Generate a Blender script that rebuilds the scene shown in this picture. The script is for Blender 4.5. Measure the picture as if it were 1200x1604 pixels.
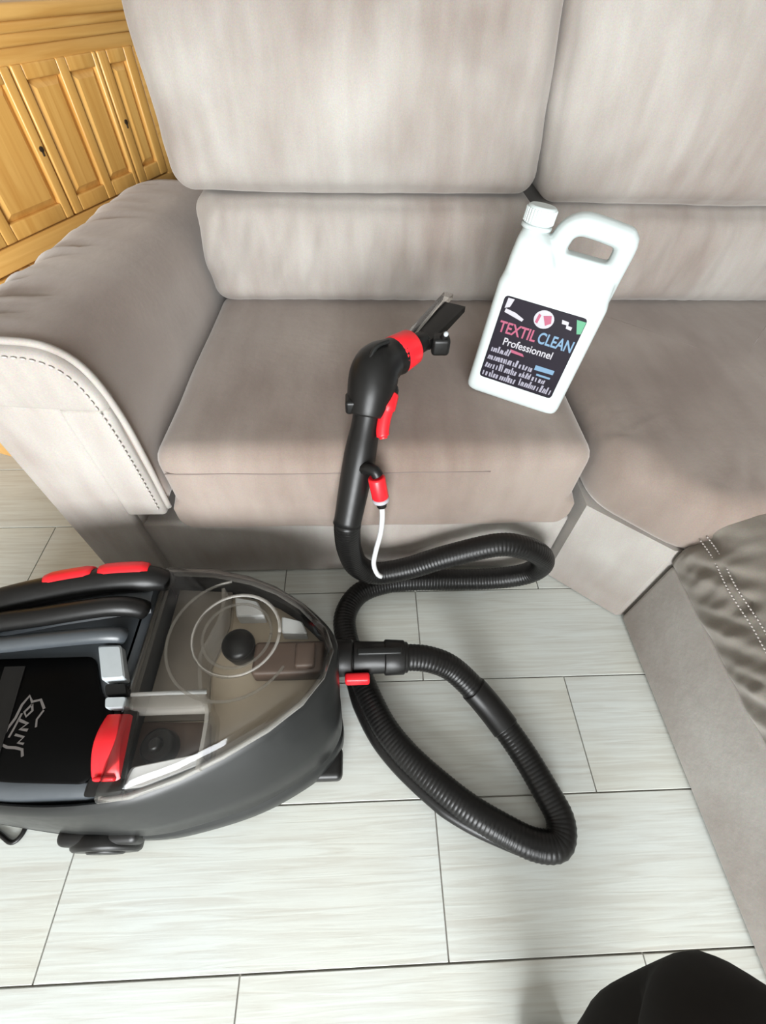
import bpy, bmesh, math, random
from mathutils import Vector, Matrix, noise

random.seed(7)
scene = bpy.context.scene
for o in list(bpy.data.objects):
    bpy.data.objects.remove(o, do_unlink=True)
COL = scene.collection

# ------------------------------------------------------------------ camera
CAM_H = 1.05
pitch, yaw, roll = math.radians(51.15), math.radians(3.605), math.radians(1.997)
fwd = Vector((math.sin(yaw) * math.cos(pitch), math.cos(yaw) * math.cos(pitch), -math.sin(pitch)))
rgt = Vector((math.cos(yaw), -math.sin(yaw), 0))
upv = rgt.cross(fwd)
r2 = math.cos(roll) * rgt + math.sin(roll) * upv
u2 = -math.sin(roll) * rgt + math.cos(roll) * upv
cam_d = bpy.data.cameras.new('camera')
cam = bpy.data.objects.new('camera', cam_d)
COL.objects.link(cam)
m = Matrix((r2, u2, -fwd)).transposed().to_4x4()
m.translation = (0, 0, CAM_H)
cam.matrix_world = m
cam_d.sensor_fit = 'HORIZONTAL'
cam_d.sensor_width = 36.0
cam_d.lens = 699.75 / 1200 * 36.0
cam_d.clip_start = 0.02
scene.camera = cam

# ------------------------------------------------------------------ world, light, exposure
world = bpy.data.worlds.new('world')
scene.world = world
world.use_nodes = True
wn = world.node_tree.nodes
wn['Background'].inputs['Color'].default_value = (0.80, 0.90, 1.0, 1)
wn['Background'].inputs['Strength'].default_value = 1.2

def area(name, loc, rot, sx, sy, power, color):
    d = bpy.data.lights.new(name, 'AREA')
    d.shape = 'RECTANGLE'; d.size = sx; d.size_y = sy; d.energy = power; d.color = color
    o = bpy.data.objects.new(name, d); COL.objects.link(o)
    o.location = loc; o.rotation_euler = rot
    return o
# daylight entering by the big window behind the camera
area('window_daylight', (-0.10, -2.50, 1.05), (math.radians(90), 0, 0), 1.7, 1.7, 175, (0.965, 0.99, 1.0))

vs = scene.view_settings
vs.view_transform = 'Standard'
vs.look = 'None'
vs.exposure = 0.55
vs.gamma = 1.0
vs.use_curve_mapping = False

# ------------------------------------------------------------------ materials
MATS = {}
def new_mat(name):
    mt = bpy.data.materials.new(name); mt.use_nodes = True
    nt = mt.node_tree
    MATS[name] = mt
    return mt, nt, nt.nodes['Principled BSDF']
def sset(b, **kw):
    for k, v in kw.items():
        k = k.replace('_', ' ')
        if k in b.inputs:
            b.inputs[k].default_value = v
def plain(name, col, rough=0.45, metal=0.0, spec=0.5, nscale=60, namt=0.08, coat=0.0):
    mt, nt, b = new_mat(name)
    N, Lk = nt.nodes, nt.links
    tc = N.new('ShaderNodeTexCoord')
    nz = N.new('ShaderNodeTexNoise'); nz.inputs['Scale'].default_value = nscale; nz.inputs['Detail'].default_value = 3
    Lk.new(tc.outputs['Object'], nz.inputs['Vector'])
    mx = N.new('ShaderNodeMixRGB'); mx.blend_type = 'MIX'
    mx.inputs['Color1'].default_value = (*[c * (1 - namt) for c in col], 1)
    mx.inputs['Color2'].default_value = (*[min(1, c * (1 + namt)) for c in col], 1)
    Lk.new(nz.outputs['Fac'], mx.inputs['Fac'])
    Lk.new(mx.outputs['Color'], b.inputs['Base Color'])
    mr = N.new('ShaderNodeMapRange')
    mr.inputs['To Min'].default_value = max(0, rough - 0.06); mr.inputs['To Max'].default_value = rough + 0.06
    Lk.new(nz.outputs['Fac'], mr.inputs['Value']); Lk.new(mr.outputs['Result'], b.inputs['Roughness'])
    b.inputs['Metallic'].default_value = metal
    b.inputs['Specular IOR Level'].default_value = spec
    b.inputs['Coat Weight'].default_value = coat
    return mt

def fabric(name, brown, grey, sheen=0.55):
    mt, nt, b = new_mat(name)
    N, Lk = nt.nodes, nt.links
    tc = N.new('ShaderNodeTexCoord')
    n1 = N.new('ShaderNodeTexNoise'); n1.inputs['Scale'].default_value = 2.6; n1.inputs['Detail'].default_value = 3; n1.inputs['Roughness'].default_value = 0.45
    n1.inputs['Distortion'].default_value = 0.3
    Lk.new(tc.outputs['Object'], n1.inputs['Vector'])
    mp = N.new('ShaderNodeMapping'); mp.inputs['Scale'].default_value = (16, 4, 4)
    Lk.new(tc.outputs['Object'], mp.inputs['Vector'])
    n2 = N.new('ShaderNodeTexNoise'); n2.inputs['Scale'].default_value = 1.6; n2.inputs['Detail'].default_value = 4
    Lk.new(mp.outputs['Vector'], n2.inputs['Vector'])
    add = N.new('ShaderNodeMath'); add.operation = 'MULTIPLY_ADD'; add.inputs[1].default_value = 0.30
    Lk.new(n2.outputs['Fac'], add.inputs[0]); Lk.new(n1.outputs['Fac'], add.inputs[2])
    rp = N.new('ShaderNodeValToRGB')
    rp.color_ramp.elements[0].position = 0.46; rp.color_ramp.elements[0].color = (*brown, 1)
    rp.color_ramp.elements[1].position = 0.84; rp.color_ramp.elements[1].color = (*grey, 1)
    Lk.new(add.outputs[0], rp.inputs['Fac'])
    n3 = N.new('ShaderNodeTexNoise'); n3.inputs['Scale'].default_value = 420; n3.inputs['Detail'].default_value = 2
    Lk.new(tc.outputs['Object'], n3.inputs['Vector'])
    mx = N.new('ShaderNodeMixRGB'); mx.blend_type = 'OVERLAY'; mx.inputs['Fac'].default_value = 0.22
    Lk.new(rp.outputs['Color'], mx.inputs['Color1']); Lk.new(n3.outputs['Color'], mx.inputs['Color2'])
    hs = N.new('ShaderNodeHueSaturation'); hs.inputs['Saturation'].default_value = 0.95
    Lk.new(mx.outputs['Color'], hs.inputs['Color'])
    Lk.new(hs.outputs['Color'], b.inputs['Base Color'])
    bp = N.new('ShaderNodeBump'); bp.inputs['Strength'].default_value = 0.25; bp.inputs['Distance'].default_value = 0.004
    n4 = N.new('ShaderNodeTexNoise'); n4.inputs['Scale'].default_value = 38; n4.inputs['Detail'].default_value = 6
    Lk.new(tc.outputs['Object'], n4.inputs['Vector'])
    Lk.new(n4.outputs['Fac'], bp.inputs['Height']); Lk.new(bp.outputs['Normal'], b.inputs['Normal'])
    b.inputs['Roughness'].default_value = 0.9
    b.inputs['Specular IOR Level'].default_value = 0.15
    b.inputs['Sheen Weight'].default_value = sheen
    b.inputs['Sheen Roughness'].default_value = 0.5
    b.inputs['Sheen Tint'].default_value = (0.95, 0.91, 0.87, 1)
    return mt

def milky(name, col, alpha):
    mt, nt, b = new_mat(name)
    N, Lk = nt.nodes, nt.links
    b.inputs['Base Color'].default_value = (*col, 1); b.inputs['Roughness'].default_value = 0.22
    tr = N.new('ShaderNodeBsdfTransparent'); mx = N.new('ShaderNodeMixShader'); mx.inputs[0].default_value = alpha
    tr.inputs['Color'].default_value = (.95, .94, .92, 1)
    Lk.new(tr.outputs[0], mx.inputs[1]); Lk.new(b.outputs[0], mx.inputs[2])
    Lk.new(mx.outputs[0], N['Material Output'].inputs['Surface'])
    return mt
def wood(name, light, dark, axis_scale=(40, 40, 2.2), rough=0.32):
    mt, nt, b = new_mat(name)
    N, Lk = nt.nodes, nt.links
    tc = N.new('ShaderNodeTexCoord')
    mp = N.new('ShaderNodeMapping'); mp.inputs['Scale'].default_value = axis_scale
    Lk.new(tc.outputs['Object'], mp.inputs['Vector'])
    nz = N.new('ShaderNodeTexNoise'); nz.inputs['Scale'].default_value = 1.0; nz.inputs['Detail'].default_value = 6; nz.inputs['Distortion'].default_value = 1.2
    Lk.new(mp.outputs['Vector'], nz.inputs['Vector'])
    rp = N.new('ShaderNodeValToRGB')
    rp.color_ramp.elements[0].position = 0.3; rp.color_ramp.elements[0].color = (*dark, 1)
    rp.color_ramp.elements[1].position = 0.7; rp.color_ramp.elements[1].color = (*light, 1)
    Lk.new(nz.outputs['Fac'], rp.inputs['Fac']); Lk.new(rp.outputs['Color'], b.inputs['Base Color'])
    b.inputs['Roughness'].default_value = rough
    b.inputs['Coat Weight'].default_value = 0.25
    b.inputs['Coat Roughness'].default_value = 0.2
    return mt

def tile_mat(name):
    mt, nt, b = new_mat(name)
    N, Lk = nt.nodes, nt.links
    tc = N.new('ShaderNodeTexCoord')
    oi = N.new('ShaderNodeObjectInfo')
    cmb = N.new('ShaderNodeCombineXYZ')
    mul = N.new('ShaderNodeMath'); mul.operation = 'MULTIPLY'; mul.inputs[1].default_value = 57.0
    Lk.new(oi.outputs['Random'], mul.inputs[0])
    Lk.new(mul.outputs[0], cmb.inputs['Y']); Lk.new(mul.outputs[0], cmb.inputs['Z'])
    va = N.new('ShaderNodeVectorMath'); va.operation = 'ADD'
    Lk.new(tc.outputs['Object'], va.inputs[0]); Lk.new(cmb.outputs[0], va.inputs[1])
    mp = N.new('ShaderNodeMapping'); mp.inputs['Scale'].default_value = (5, 120, 1)
    Lk.new(va.outputs[0], mp.inputs['Vector'])
    g = N.new('ShaderNodeTexNoise'); g.inputs['Scale'].default_value = 1.0; g.inputs['Detail'].default_value = 7; g.inputs['Distortion'].default_value = 1.0
    Lk.new(mp.outputs['Vector'], g.inputs['Vector'])
    rp = N.new('ShaderNodeValToRGB')
    rp.color_ramp.elements[0].position = 0.22; rp.color_ramp.elements[0].color = (0.45, 0.45, 0.415, 1)
    rp.color_ramp.elements[1].position = 0.60; rp.color_ramp.elements[1].color = (0.565, 0.60, 0.58, 1)
    Lk.new(g.outputs['Fac'], rp.inputs['Fac'])
    c = N.new('ShaderNodeTexNoise'); c.inputs['Scale'].default_value = 3.0; c.inputs['Detail'].default_value = 3
    Lk.new(va.outputs[0], c.inputs['Vector'])
    rp2 = N.new('ShaderNodeValToRGB')
    rp2.color_ramp.elements[0].position = 0.3; rp2.color_ramp.elements[0].color = (0.97, 0.92, 0.84, 1)
    rp2.color_ramp.elements[1].position = 0.7; rp2.color_ramp.elements[1].color = (1, 1, 1, 1)
    Lk.new(c.outputs['Fac'], rp2.inputs['Fac'])
    mx = N.new('ShaderNodeMixRGB'); mx.blend_type = 'MULTIPLY'; mx.inputs['Fac'].default_value = 0.8
    Lk.new(rp.outputs['Color'], mx.inputs['Color1']); Lk.new(rp2.outputs['Color'], mx.inputs['Color2'])
    Lk.new(mx.outputs['Color'], b.inputs['Base Color'])
    b.inputs['Roughness'].default_value = 0.55
    bp = N.new('ShaderNodeBump'); bp.inputs['Strength'].default_value = 0.12; bp.inputs['Distance'].default_value = 0.002
    Lk.new(g.outputs['Fac'], bp.inputs['Height']); Lk.new(bp.outputs['Normal'], b.inputs['Normal'])
    return mt

def clear(name, tint=(0.96, 0.955, 0.94), base=0.0):
    mt = bpy.data.materials.new(name); mt.use_nodes = True; MATS[name] = mt
    nt = mt.node_tree; N, Lk = nt.nodes, nt.links
    N.clear()
    out = N.new('ShaderNodeOutputMaterial')
    tr = N.new('ShaderNodeBsdfTransparent'); tr.inputs['Color'].default_value = (*tint, 1)
    gl = N.new('ShaderNodeBsdfGlossy'); gl.inputs['Roughness'].default_value = 0.08; gl.inputs['Color'].default_value = (0.95, 0.96, 0.98, 1)
    fr = N.new('ShaderNodeFresnel'); fr.inputs['IOR'].default_value = 1.38
    mn = N.new('ShaderNodeMath'); mn.operation = 'ADD'; mn.inputs[1].default_value = base
    Lk.new(fr.outputs[0], mn.inputs[0])
    mx = N.new('ShaderNodeMixShader')
    Lk.new(mn.outputs[0], mx.inputs[0]); Lk.new(tr.outputs[0], mx.inputs[1]); Lk.new(gl.outputs[0], mx.inputs[2])
    Lk.new(mx.outputs[0], out.inputs['Surface'])
    return mt

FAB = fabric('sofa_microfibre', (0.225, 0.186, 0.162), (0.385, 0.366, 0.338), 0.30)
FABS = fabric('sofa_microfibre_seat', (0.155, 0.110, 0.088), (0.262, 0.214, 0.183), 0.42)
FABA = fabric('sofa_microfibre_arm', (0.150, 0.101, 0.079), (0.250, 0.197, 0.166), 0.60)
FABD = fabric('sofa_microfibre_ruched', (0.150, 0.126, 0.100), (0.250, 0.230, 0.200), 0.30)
STITCH = plain('stitch_thread', (0.40, 0.37, 0.345), 0.8)
GAPDK = plain('seam_cord', (0.17, 0.135, 0.12), 0.9)
TILE = tile_mat('wood_look_tile')
GROUT = plain('grout', (0.24, 0.225, 0.20), 0.9)
WALL = plain('wall_paint', (0.36, 0.335, 0.305), 0.85, nscale=8, namt=0.03)
WHITEP = plain('white_paint', (0.42, 0.41, 0.395), 0.5, namt=0.02)
PINE = wood('honey_pine', (0.74, 0.43, 0.125), (0.60, 0.305, 0.072))
PINE_H = wood('honey_pine_rail', (0.76, 0.45, 0.14), (0.62, 0.32, 0.08), (2.2, 40, 40))
DARKW = plain('keyhole_dark', (0.03, 0.018, 0.008), 0.6)
BLACK = plain('black_plastic', (0.006, 0.0058, 0.0056), 0.38, nscale=90, namt=0.2, spec=0.32)
GLOSSBLK = plain('gloss_black_panel', (0.0015, 0.0015, 0.0015), 0.4, spec=0.06)
HOSEM = plain('hose_rubber', (0.006, 0.0057, 0.0055), 0.34, nscale=140, namt=0.3, spec=0.3)
DGREY = plain('dark_grey_plastic', (0.011, 0.0116, 0.0114), 0.34, spec=0.30)
BGREY = plain('slate_plastic', (0.050, 0.057, 0.064), 0.34)
LGREY = plain('light_grey_plastic', (0.42, 0.46, 0.48), 0.38)
RED = plain('red_plastic', (0.72, 0.012, 0.020), 0.36, namt=0.04)
MARK = plain('grey_print', (0.11, 0.10, 0.095), 0.6)
CLEAR = clear('clear_plastic')
CLEARB = clear('clear_ridge_plastic', (0.90, 0.89, 0.86), 0.14)
MILK = milky('milky_clear_plastic', (0.62, 0.60, 0.56), 0.32)
SMOKE = plain('tank_smoky', (0.17, 0.148, 0.122), 0.5, nscale=14, namt=0.25)
WPLATE = plain('white_plastic_and_glint', (0.72, 0.74, 0.75), 0.3)  # white crossbar edge, plus the painted reflection and highlight in the tank
TANKF = plain('tank_taupe', (0.46, 0.39, 0.295), 0.5, nscale=9, namt=0.22)
TANKB = plain('tank_brown', (0.085, 0.055, 0.040), 0.5, nscale=30, namt=0.3)
JUGW = plain('white_polyethylene', (0.47, 0.52, 0.515), 0.42, nscale=20, namt=0.02)
LABK = plain('label_black', (0.008, 0.0055, 0.011), 0.5, spec=0.15, nscale=25, namt=0.35)
LPINK = plain('label_pink', (0.27, 0.045, 0.095), 0.5)
LBLUE = plain('label_blue', (0.10, 0.19, 0.29), 0.5)
LWHITE = plain('label_white', (0.34, 0.33, 0.36), 0.5)
LGREYT = plain('label_grey', (0.22, 0.21, 0.26), 0.5)
LGREEN = plain('label_green', (0.05, 0.23, 0.12), 0.5)
TROUS = plain('black_trousers', (0.012, 0.011, 0.010), 0.85, nscale=50, namt=0.3, spec=0.2)
SHOE = plain('black_shoe', (0.01, 0.01, 0.01), 0.5)
TUBEW = clear('clear_tube', (0.86, 0.88, 0.88), 0.3)
TUBEP = plain('milky_tube', (0.52, 0.53, 0.53), 0.35)
GLASS = clear('window_glass', (0.97, 0.98, 0.98), 0.0)

# ------------------------------------------------------------------ mesh helpers
ORG = {}
def link_mesh(name, verts, faces, mat, parent=None, smooth=True, loc=None, label=None, kind=None, sharp=None):
    """verts are world coordinates (or thing-local when the parent was registered as local)"""
    if parent is not None:
        org = ORG[parent.name]
    else:
        org = Vector(loc) if loc is not None else Vector((0, 0, 0))
    me = bpy.data.meshes.new(name)
    me.from_pydata([tuple(Vector(v) - org) for v in verts], [], faces)
    bm = bmesh.new(); bm.from_mesh(me)
    bmesh.ops.recalc_face_normals(bm, faces=bm.faces)
    bm.to_mesh(me); bm.free()
    if smooth:
        me.shade_smooth()
        if sharp:
            me.set_sharp_from_angle(angle=math.radians(sharp))
    me.materials.append(mat)
    o = bpy.data.objects.new(name, me)
    COL.objects.link(o)
    if parent is not None:
        o.parent = parent
        ORG[o.name] = org
    else:
        o.location = org
        ORG[o.name] = org
    if label: o['label'] = label
    if kind: o['kind'] = kind
    return o
def thing(name, loc, label, cat, group=None, rot=None, local=False):
    o = bpy.data.objects.new(name, None)
    o.empty_display_size = 0.05
    COL.objects.link(o)
    o.location = loc
    if rot is not None: o.rotation_euler = rot
    o['label'] = label; o['category'] = cat
    if group: o['group'] = group
    ORG[o.name] = Vector((0, 0, 0)) if local else Vector(loc)
    return o
def tag(o, label, cat, group=None):
    o['label'] = label; o['category'] = cat
    if group: o['group'] = group
    return o

def box(lo, hi):
    x0, y0, z0 = lo; x1, y1, z1 = hi
    v = [(x0, y0, z0), (x1, y0, z0), (x1, y1, z0), (x0, y1, z0), (x0, y0, z1), (x1, y0, z1), (x1, y1, z1), (x0, y1, z1)]
    f = [(0, 3, 2, 1), (4, 5, 6, 7), (0, 1, 5, 4), (1, 2, 6, 5), (2, 3, 7, 6), (3, 0, 4, 7)]
    return v, f
def join(*parts):
    V, F = [], []
    for v, f in parts:
        n = len(V); V += list(v); F += [tuple(i + n for i in q) for q in f]
    return V, F
def axis_samples(lo, hi, r, n, ne=4):
    r = min(r, (hi - lo) / 2 - 1e-5)
    s = [lo + r * (1 - math.cos(i / ne * math.pi / 2)) if False else lo + r * i / ne for i in range(ne)]
    s += [lo + r + (hi - lo - 2 * r) * i / n for i in range(n)]
    s += [hi - r + r * i / ne for i in range(ne + 1)]
    return s
def rbox(lo, hi, r, n=(6, 6, 6), bulge=(0, 0, 0), deform=None, ne=4):
    """rounded box with pillow bulge"""
    S = [axis_samples(lo[a], hi[a], r, n[a], ne) for a in range(3)]
    L = [len(s) - 1 for s in S]
    c = [(lo[a] + hi[a]) / 2 for a in range(3)]; h = [(hi[a] - lo[a]) / 2 for a in range(3)]
    rr = min(r, min(h) - 1e-5)
    idx, V, F = {}, [], []
    def vert(i, j, k):
        key = (i, j, k)
        if key in idx: return idx[key]
        p = [S[0][i], S[1][j], S[2][k]]
        q = [min(max(p[a], lo[a] + rr), hi[a] - rr) for a in range(3)]
        d = Vector([p[a] - q[a] for a in range(3)])
        if d.length > 1e-9:
            d = d.normalized() * rr
        out = Vector(q) + d
        u = [(p[a] - c[a]) / h[a] for a in range(3)]
        for a in range(3):
            b_, c_ = (a + 1) % 3, (a + 2) % 3
            out[a] += bulge[a] * u[a] * (1 - u[b_] ** 2) * (1 - u[c_] ** 2)
        if deform: out = Vector(deform(out))
        idx[key] = len(V); V.append(tuple(out))
        return idx[key]
    for a in range(3):
        b_, c_ = (a + 1) % 3, (a + 2) % 3
        for side in (0, L[a]):
            for i in range(L[b_]):
                for j in range(L[c_]):
                    q = []
                    for (di, dj) in ((0, 0), (1, 0), (1, 1), (0, 1)):
                        ijk = [0, 0, 0]; ijk[a] = side; ijk[b_] = i + di; ijk[c_] = j + dj
                        q.append(vert(*ijk))
                    F.append(tuple(q))
    return V, F
def loft(rings, cap0=True, cap1=True):
    n = len(rings[0]); V = [tuple(p) for r in rings for p in r]; F = []
    for i in range(len(rings) - 1):
        for j in range(n):
            a, b = i * n + j, i * n + (j + 1) % n
            F.append((a, b, b + n, a + n))
    if cap0: F.append(tuple(range(n - 1, -1, -1)))
    if cap1: F.append(tuple(range((len(rings) - 1) * n, len(rings) * n)))
    return V, F
def catmull(P, n, closed=False):
    P = [Vector(p) for p in P]; out = []; N = len(P)
    rng = N if closed else N - 1
    for i in range(rng):
        if closed:
            p0, p1, p2, p3 = P[(i - 1) % N], P[i], P[(i + 1) % N], P[(i + 2) % N]
        else:
            p0, p1, p2, p3 = P[max(i - 1, 0)], P[i], P[i + 1], P[min(i + 2, N - 1)]
        for k in range(n):
            t = k / n
            out.append(0.5 * ((2 * p1) + (p2 - p0) * t + (2 * p0 - 5 * p1 + 4 * p2 - p3) * t * t + (3 * p1 - p0 - 3 * p2 + p3) * t ** 3))
    if not closed: out.append(P[-1].copy())
    return out
def resample(P, step):
    out = [P[0].copy()]; acc = 0
    for i in range(1, len(P)):
        a, b = P[i - 1], P[i]; L_ = (b - a).length
        if L_ < 1e-9: continue
        pos = step - acc
        while pos <= L_:
            out.append(a.lerp(b, pos / L_)); pos += step
        acc = L_ - (pos - step)
    return out
def tube(P, rad, n=12, flat=1.0, caps=True):
    """sweep a circle along P; rad is a number, or f(i, s) with s = 0..1; flat squashes along the frame's second axis"""
    P = [Vector(p) for p in P]; N = len(P); rings = []
    T = [(P[min(i + 1, N - 1)] - P[max(i - 1, 0)]).normalized() for i in range(N)]
    ref = Vector((0, 0, 1)) if abs(T[0].z) < 0.9 else Vector((1, 0, 0))
    a = (ref - T[0] * ref.dot(T[0])).normalized()
    for i in range(N):
        a = (a - T[i] * a.dot(T[i])).normalized()
        b = T[i].cross(a)
        r = rad(i, i / (N - 1)) if callable(rad) else rad
        rings.append([P[i] + (a * math.cos(t) + b * math.sin(t) * flat) * r for t in [2 * math.pi * k / n for k in range(n)]])
    return loft(rings, caps, caps)
def cyl(p0, p1, r0, r1=None, n=24, bev=0.0):
    r1 = r0 if r1 is None else r1
    p0, p1 = Vector(p0), Vector(p1); d = (p1 - p0); L_ = d.length
    if bev <= 0:
        return tube([p0, p1], lambda i, s: r0 if i == 0 else r1, n)
    d.normalize()
    pts = [p0, p0 + d * 1e-4, p0 + d * bev * .5, p0 + d * bev, p1 - d * bev, p1 - d * bev * .5, p1 - d * 1e-4, p1]
    rr = [r0 - bev, r0 - bev, r0 - bev * .25, r0, r1, r1 - bev * .25, r1 - bev, r1 - bev]
    return tube(pts, lambda i, s: rr[i], n)
def sphere(c, rx, ry, rz, nu=20, nv=12, zmin=-1.0):
    rings = []
    for j in range(nv + 1):
        ph = -math.pi / 2 + math.pi * j / nv
        z = max(math.sin(ph), zmin); w = max(math.cos(ph), 0.002)
        rings.append([(c[0] + rx * w * math.cos(2 * math.pi * i / nu), c[1] + ry * w * math.sin(2 * math.pi * i / nu), c[2] + rz * z) for i in range(nu)])
    return loft(rings)
def prism(poly, z0, z1):
    n = len(poly)
    return loft([[(x, y, z0) for x, y in poly], [(x, y, z1) for x, y in poly]])
def round_poly(pts, r, k=5):
    """convex polygon with rounded corners"""
    out = []; n = len(pts)
    for i in range(n):
        p0, p1, p2 = Vector(pts[i - 1]), Vector(pts[i]), Vector(pts[(i + 1) % n])
        d0, d1 = (p0 - p1), (p2 - p1)
        rr = min(r, d0.length * .45, d1.length * .45)
        a, b = p1 + d0.normalized() * rr, p1 + d1.normalized() * rr
        for j in range(k + 1):
            t = j / k
            out.append(a * (1 - t) ** 2 + p1 * 2 * t * (1 - t) + b * t * t)
    return out
def inset(poly, d):
    n = len(poly); out = []
    for i in range(n):
        p0, p1, p2 = Vector(poly[i - 1]), Vector(poly[i]), Vector(poly[(i + 1) % n])
        e = (p2 - p0)
        if e.length < 1e-9: out.append(p1); continue
        e.normalize(); out.append(p1 + Vector((-e.y, e.x)) * d)
    return out
def dens(poly, step):
    out = []; n = len(poly)
    for i in range(n):
        a, b = Vector(poly[i]), Vector(poly[(i + 1) % n])
        k = max(1, int((b - a).length / step))
        for j in range(k): out.append(a.lerp(b, j / k))
    return out
def poly_pillow(pts, z0, z1, r, crown, deform=None, cr=0.05, step=0.03):
    P = dens(round_poly(pts, cr), step)
    c = sum(P, Vector((0, 0))) / len(P)
    rings = []
    for k in range(5):
        t = math.pi / 2 * (1 - k / 4); rings.append((inset(P, r * (1 - math.cos(t))), z0 + r * (1 - math.sin(t))))
    rings.append((P, (z0 + z1) / 2))
    top = []
    for k in range(6):
        t = math.pi / 2 * k / 5; rings.append((inset(P, r * (1 - math.cos(t))), z1 - r * (1 - math.sin(t))))
    base = rings[-1][0]
    for s in (.9, .78, .65, .5, .35, .2, .08):
        rings.append(([c + (p - c) * s for p in base], z1 + crown * (1 - s ** 2)))
    R = [[Vector((p.x, p.y, z)) for p in ring] for ring, z in rings]
    if deform: R = [[Vector(deform(p)) for p in ring] for ring in R]
    return loft(R)
def fuse(name, geo, voxel, smooth_it, mat, parent, factor=0.5, label=None):
    """melt several overlapping shapes into one continuous skin"""
    v, f = geo
    org = ORG[parent.name]
    me = bpy.data.meshes.new(name + '_src')
    me.from_pydata([tuple(Vector(p) - org) for p in v], [], f)
    bm = bmesh.new(); bm.from_mesh(me); bmesh.ops.recalc_face_normals(bm, faces=bm.faces); bm.to_mesh(me); bm.free()
    t = bpy.data.objects.new(name + '_src', me); COL.objects.link(t)
    md = t.modifiers.new('r', 'REMESH'); md.mode = 'VOXEL'; md.voxel_size = voxel
    ms = t.modifiers.new('s', 'SMOOTH'); ms.iterations = smooth_it; ms.factor = factor
    dg = bpy.context.evaluated_depsgraph_get()
    res = bpy.data.meshes.new_from_object(t.evaluated_get(dg))
    bpy.data.objects.remove(t, do_unlink=True); bpy.data.meshes.remove(me)
    res.name = name
    res.materials.clear(); res.materials.append(mat)
    res.shade_smooth()
    o = bpy.data.objects.new(name, res); COL.objects.link(o); o.parent = parent
    ORG[o.name] = org
    if label: o['label'] = label
    return o
def put(name, geo, mat, parent=None, **kw):
    return link_mesh(name, geo[0], geo[1], mat, parent, **kw)
def fbm(p, s, off=0.0):
    return noise.noise(Vector((p[0] * s[0] + off, p[1] * s[1] - off, p[2] * s[2] + 2 * off)))

# ------------------------------------------------------------------ the room
RX0, RX1, RY0, RY1, RZ = -2.0, 2.1, -2.6, 2.35, 2.5
def struct(name, geo, mat, **kw):
    o = put(name, geo, mat, smooth=kw.pop('smooth', False), **kw); o['kind'] = 'structure'; return o
floor = struct('floor', box((RX0, RY0, -0.06), (RX1, RY1, -0.004)), GROUT)
floor['label'] = 'pale wood-look porcelain tile floor laid in staggered planks'
ROW, TLEN = 0.2325, 0.676
def tile_mesh(L_):
    v, f = rbox((-L_ / 2, -ROW / 2 + .0012, -0.012), (L_ / 2, ROW / 2 - .0012, 0.0), 0.0010, (1, 1, 1), ne=1)
    me = bpy.data.meshes.new('tile'); me.from_pydata(v, [], f); me.materials.append(TILE)
    return me
meshes = {}
row = -11
for k in range(-11, 11):
    y0 = -0.124 + k * ROW
    if y0 + ROW < RY0 + .02 or y0 > RY1 - .02: continue
    off = 0.129 if k % 2 == 0 else 0.460
    j0 = math.floor((RX0 - off) / TLEN)
    for j in range(j0, j0 + 9):
        a = max(off + j * TLEN + .0012, RX0); b = min(off + (j + 1) * TLEN - .0012, RX1)
        if b - a < 0.03: continue
        key = round(b - a, 3)
        if key not in meshes: meshes[key] = tile_mesh(b - a)
        t = bpy.data.objects.new('tile', meshes[key]); COL.objects.link(t)
        t.location = ((a + b) / 2, y0 + ROW / 2, random.uniform(-.0003, .0003))
        t.parent = floor
struct('wall_back', box((RX0 - .1, RY1, 0), (RX1 + .1, RY1 + .1, RZ)), WALL)
struct('wall_left', box((RX0 - .1, RY0, 0), (RX0, RY1, RZ)), WALL)
struct('wall_right', box((RX1, RY0, 0), (RX1 + .1, RY1, RZ)), WALL)
struct('ceiling', box((RX0 - .1, RY0 - .1, RZ), (RX1 + .1, RY1 + .1, RZ + .1)), WHITEP)
WX0, WX1, WZ0, WZ1 = -1.05, 0.85, 0.10, 2.00
struct('wall_front', join(box((RX0 - .1, RY0 - .1, 0), (WX0, RY0, RZ)), box((WX1, RY0 - .1, 0), (RX1 + .1, RY0, RZ)),
                          box((WX0, RY0 - .1, 0), (WX1, RY0, WZ0)), box((WX0, RY0 - .1, WZ1), (WX1, RY0, RZ))), WALL)
win = struct('window_1', join(box((WX0, RY0 - .08, WZ0), (WX0 + .06, RY0 - .02, WZ1)), box((WX1 - .06, RY0 - .08, WZ0), (WX1, RY0 - .02, WZ1)),
                              box((WX0, RY0 - .08, WZ0), (WX1, RY0 - .02, WZ0 + .06)), box((WX0, RY0 - .08, WZ1 - .06), (WX1, RY0 - .02, WZ1)),
                              box((-.13, RY0 - .08, WZ0), (-.07, RY0 - .02, WZ1))), WHITEP)
for (a, b) in ((WX0 + .06, -.13), (-.07, WX1 - .06)):
    put('pane', box((a, RY0 - .055, WZ0 + .06), (b, RY0 - .049, WZ1 - .06)), GLASS, win, smooth=False)
for nm, lo, hi in (('baseboard_back', (RX0, RY1 - .015, 0), (RX1, RY1, .08)), ('baseboard_left', (RX0, RY0, 0), (RX0 + .015, RY1 - .015, .08)), ('baseboard_right', (RX1 - .015, RY0, 0), (RX1, RY1 - .015, .08))):
    struct(nm, box(lo, hi), WHITEP)

# ------------------------------------------------------------------ corner sofa
sofa = thing('corner_sofa', (0.25, 1.1, 0), 'large taupe microfibre corner sofa with padded arm, lumbar rolls and high back cushions', 'sofa')

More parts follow.
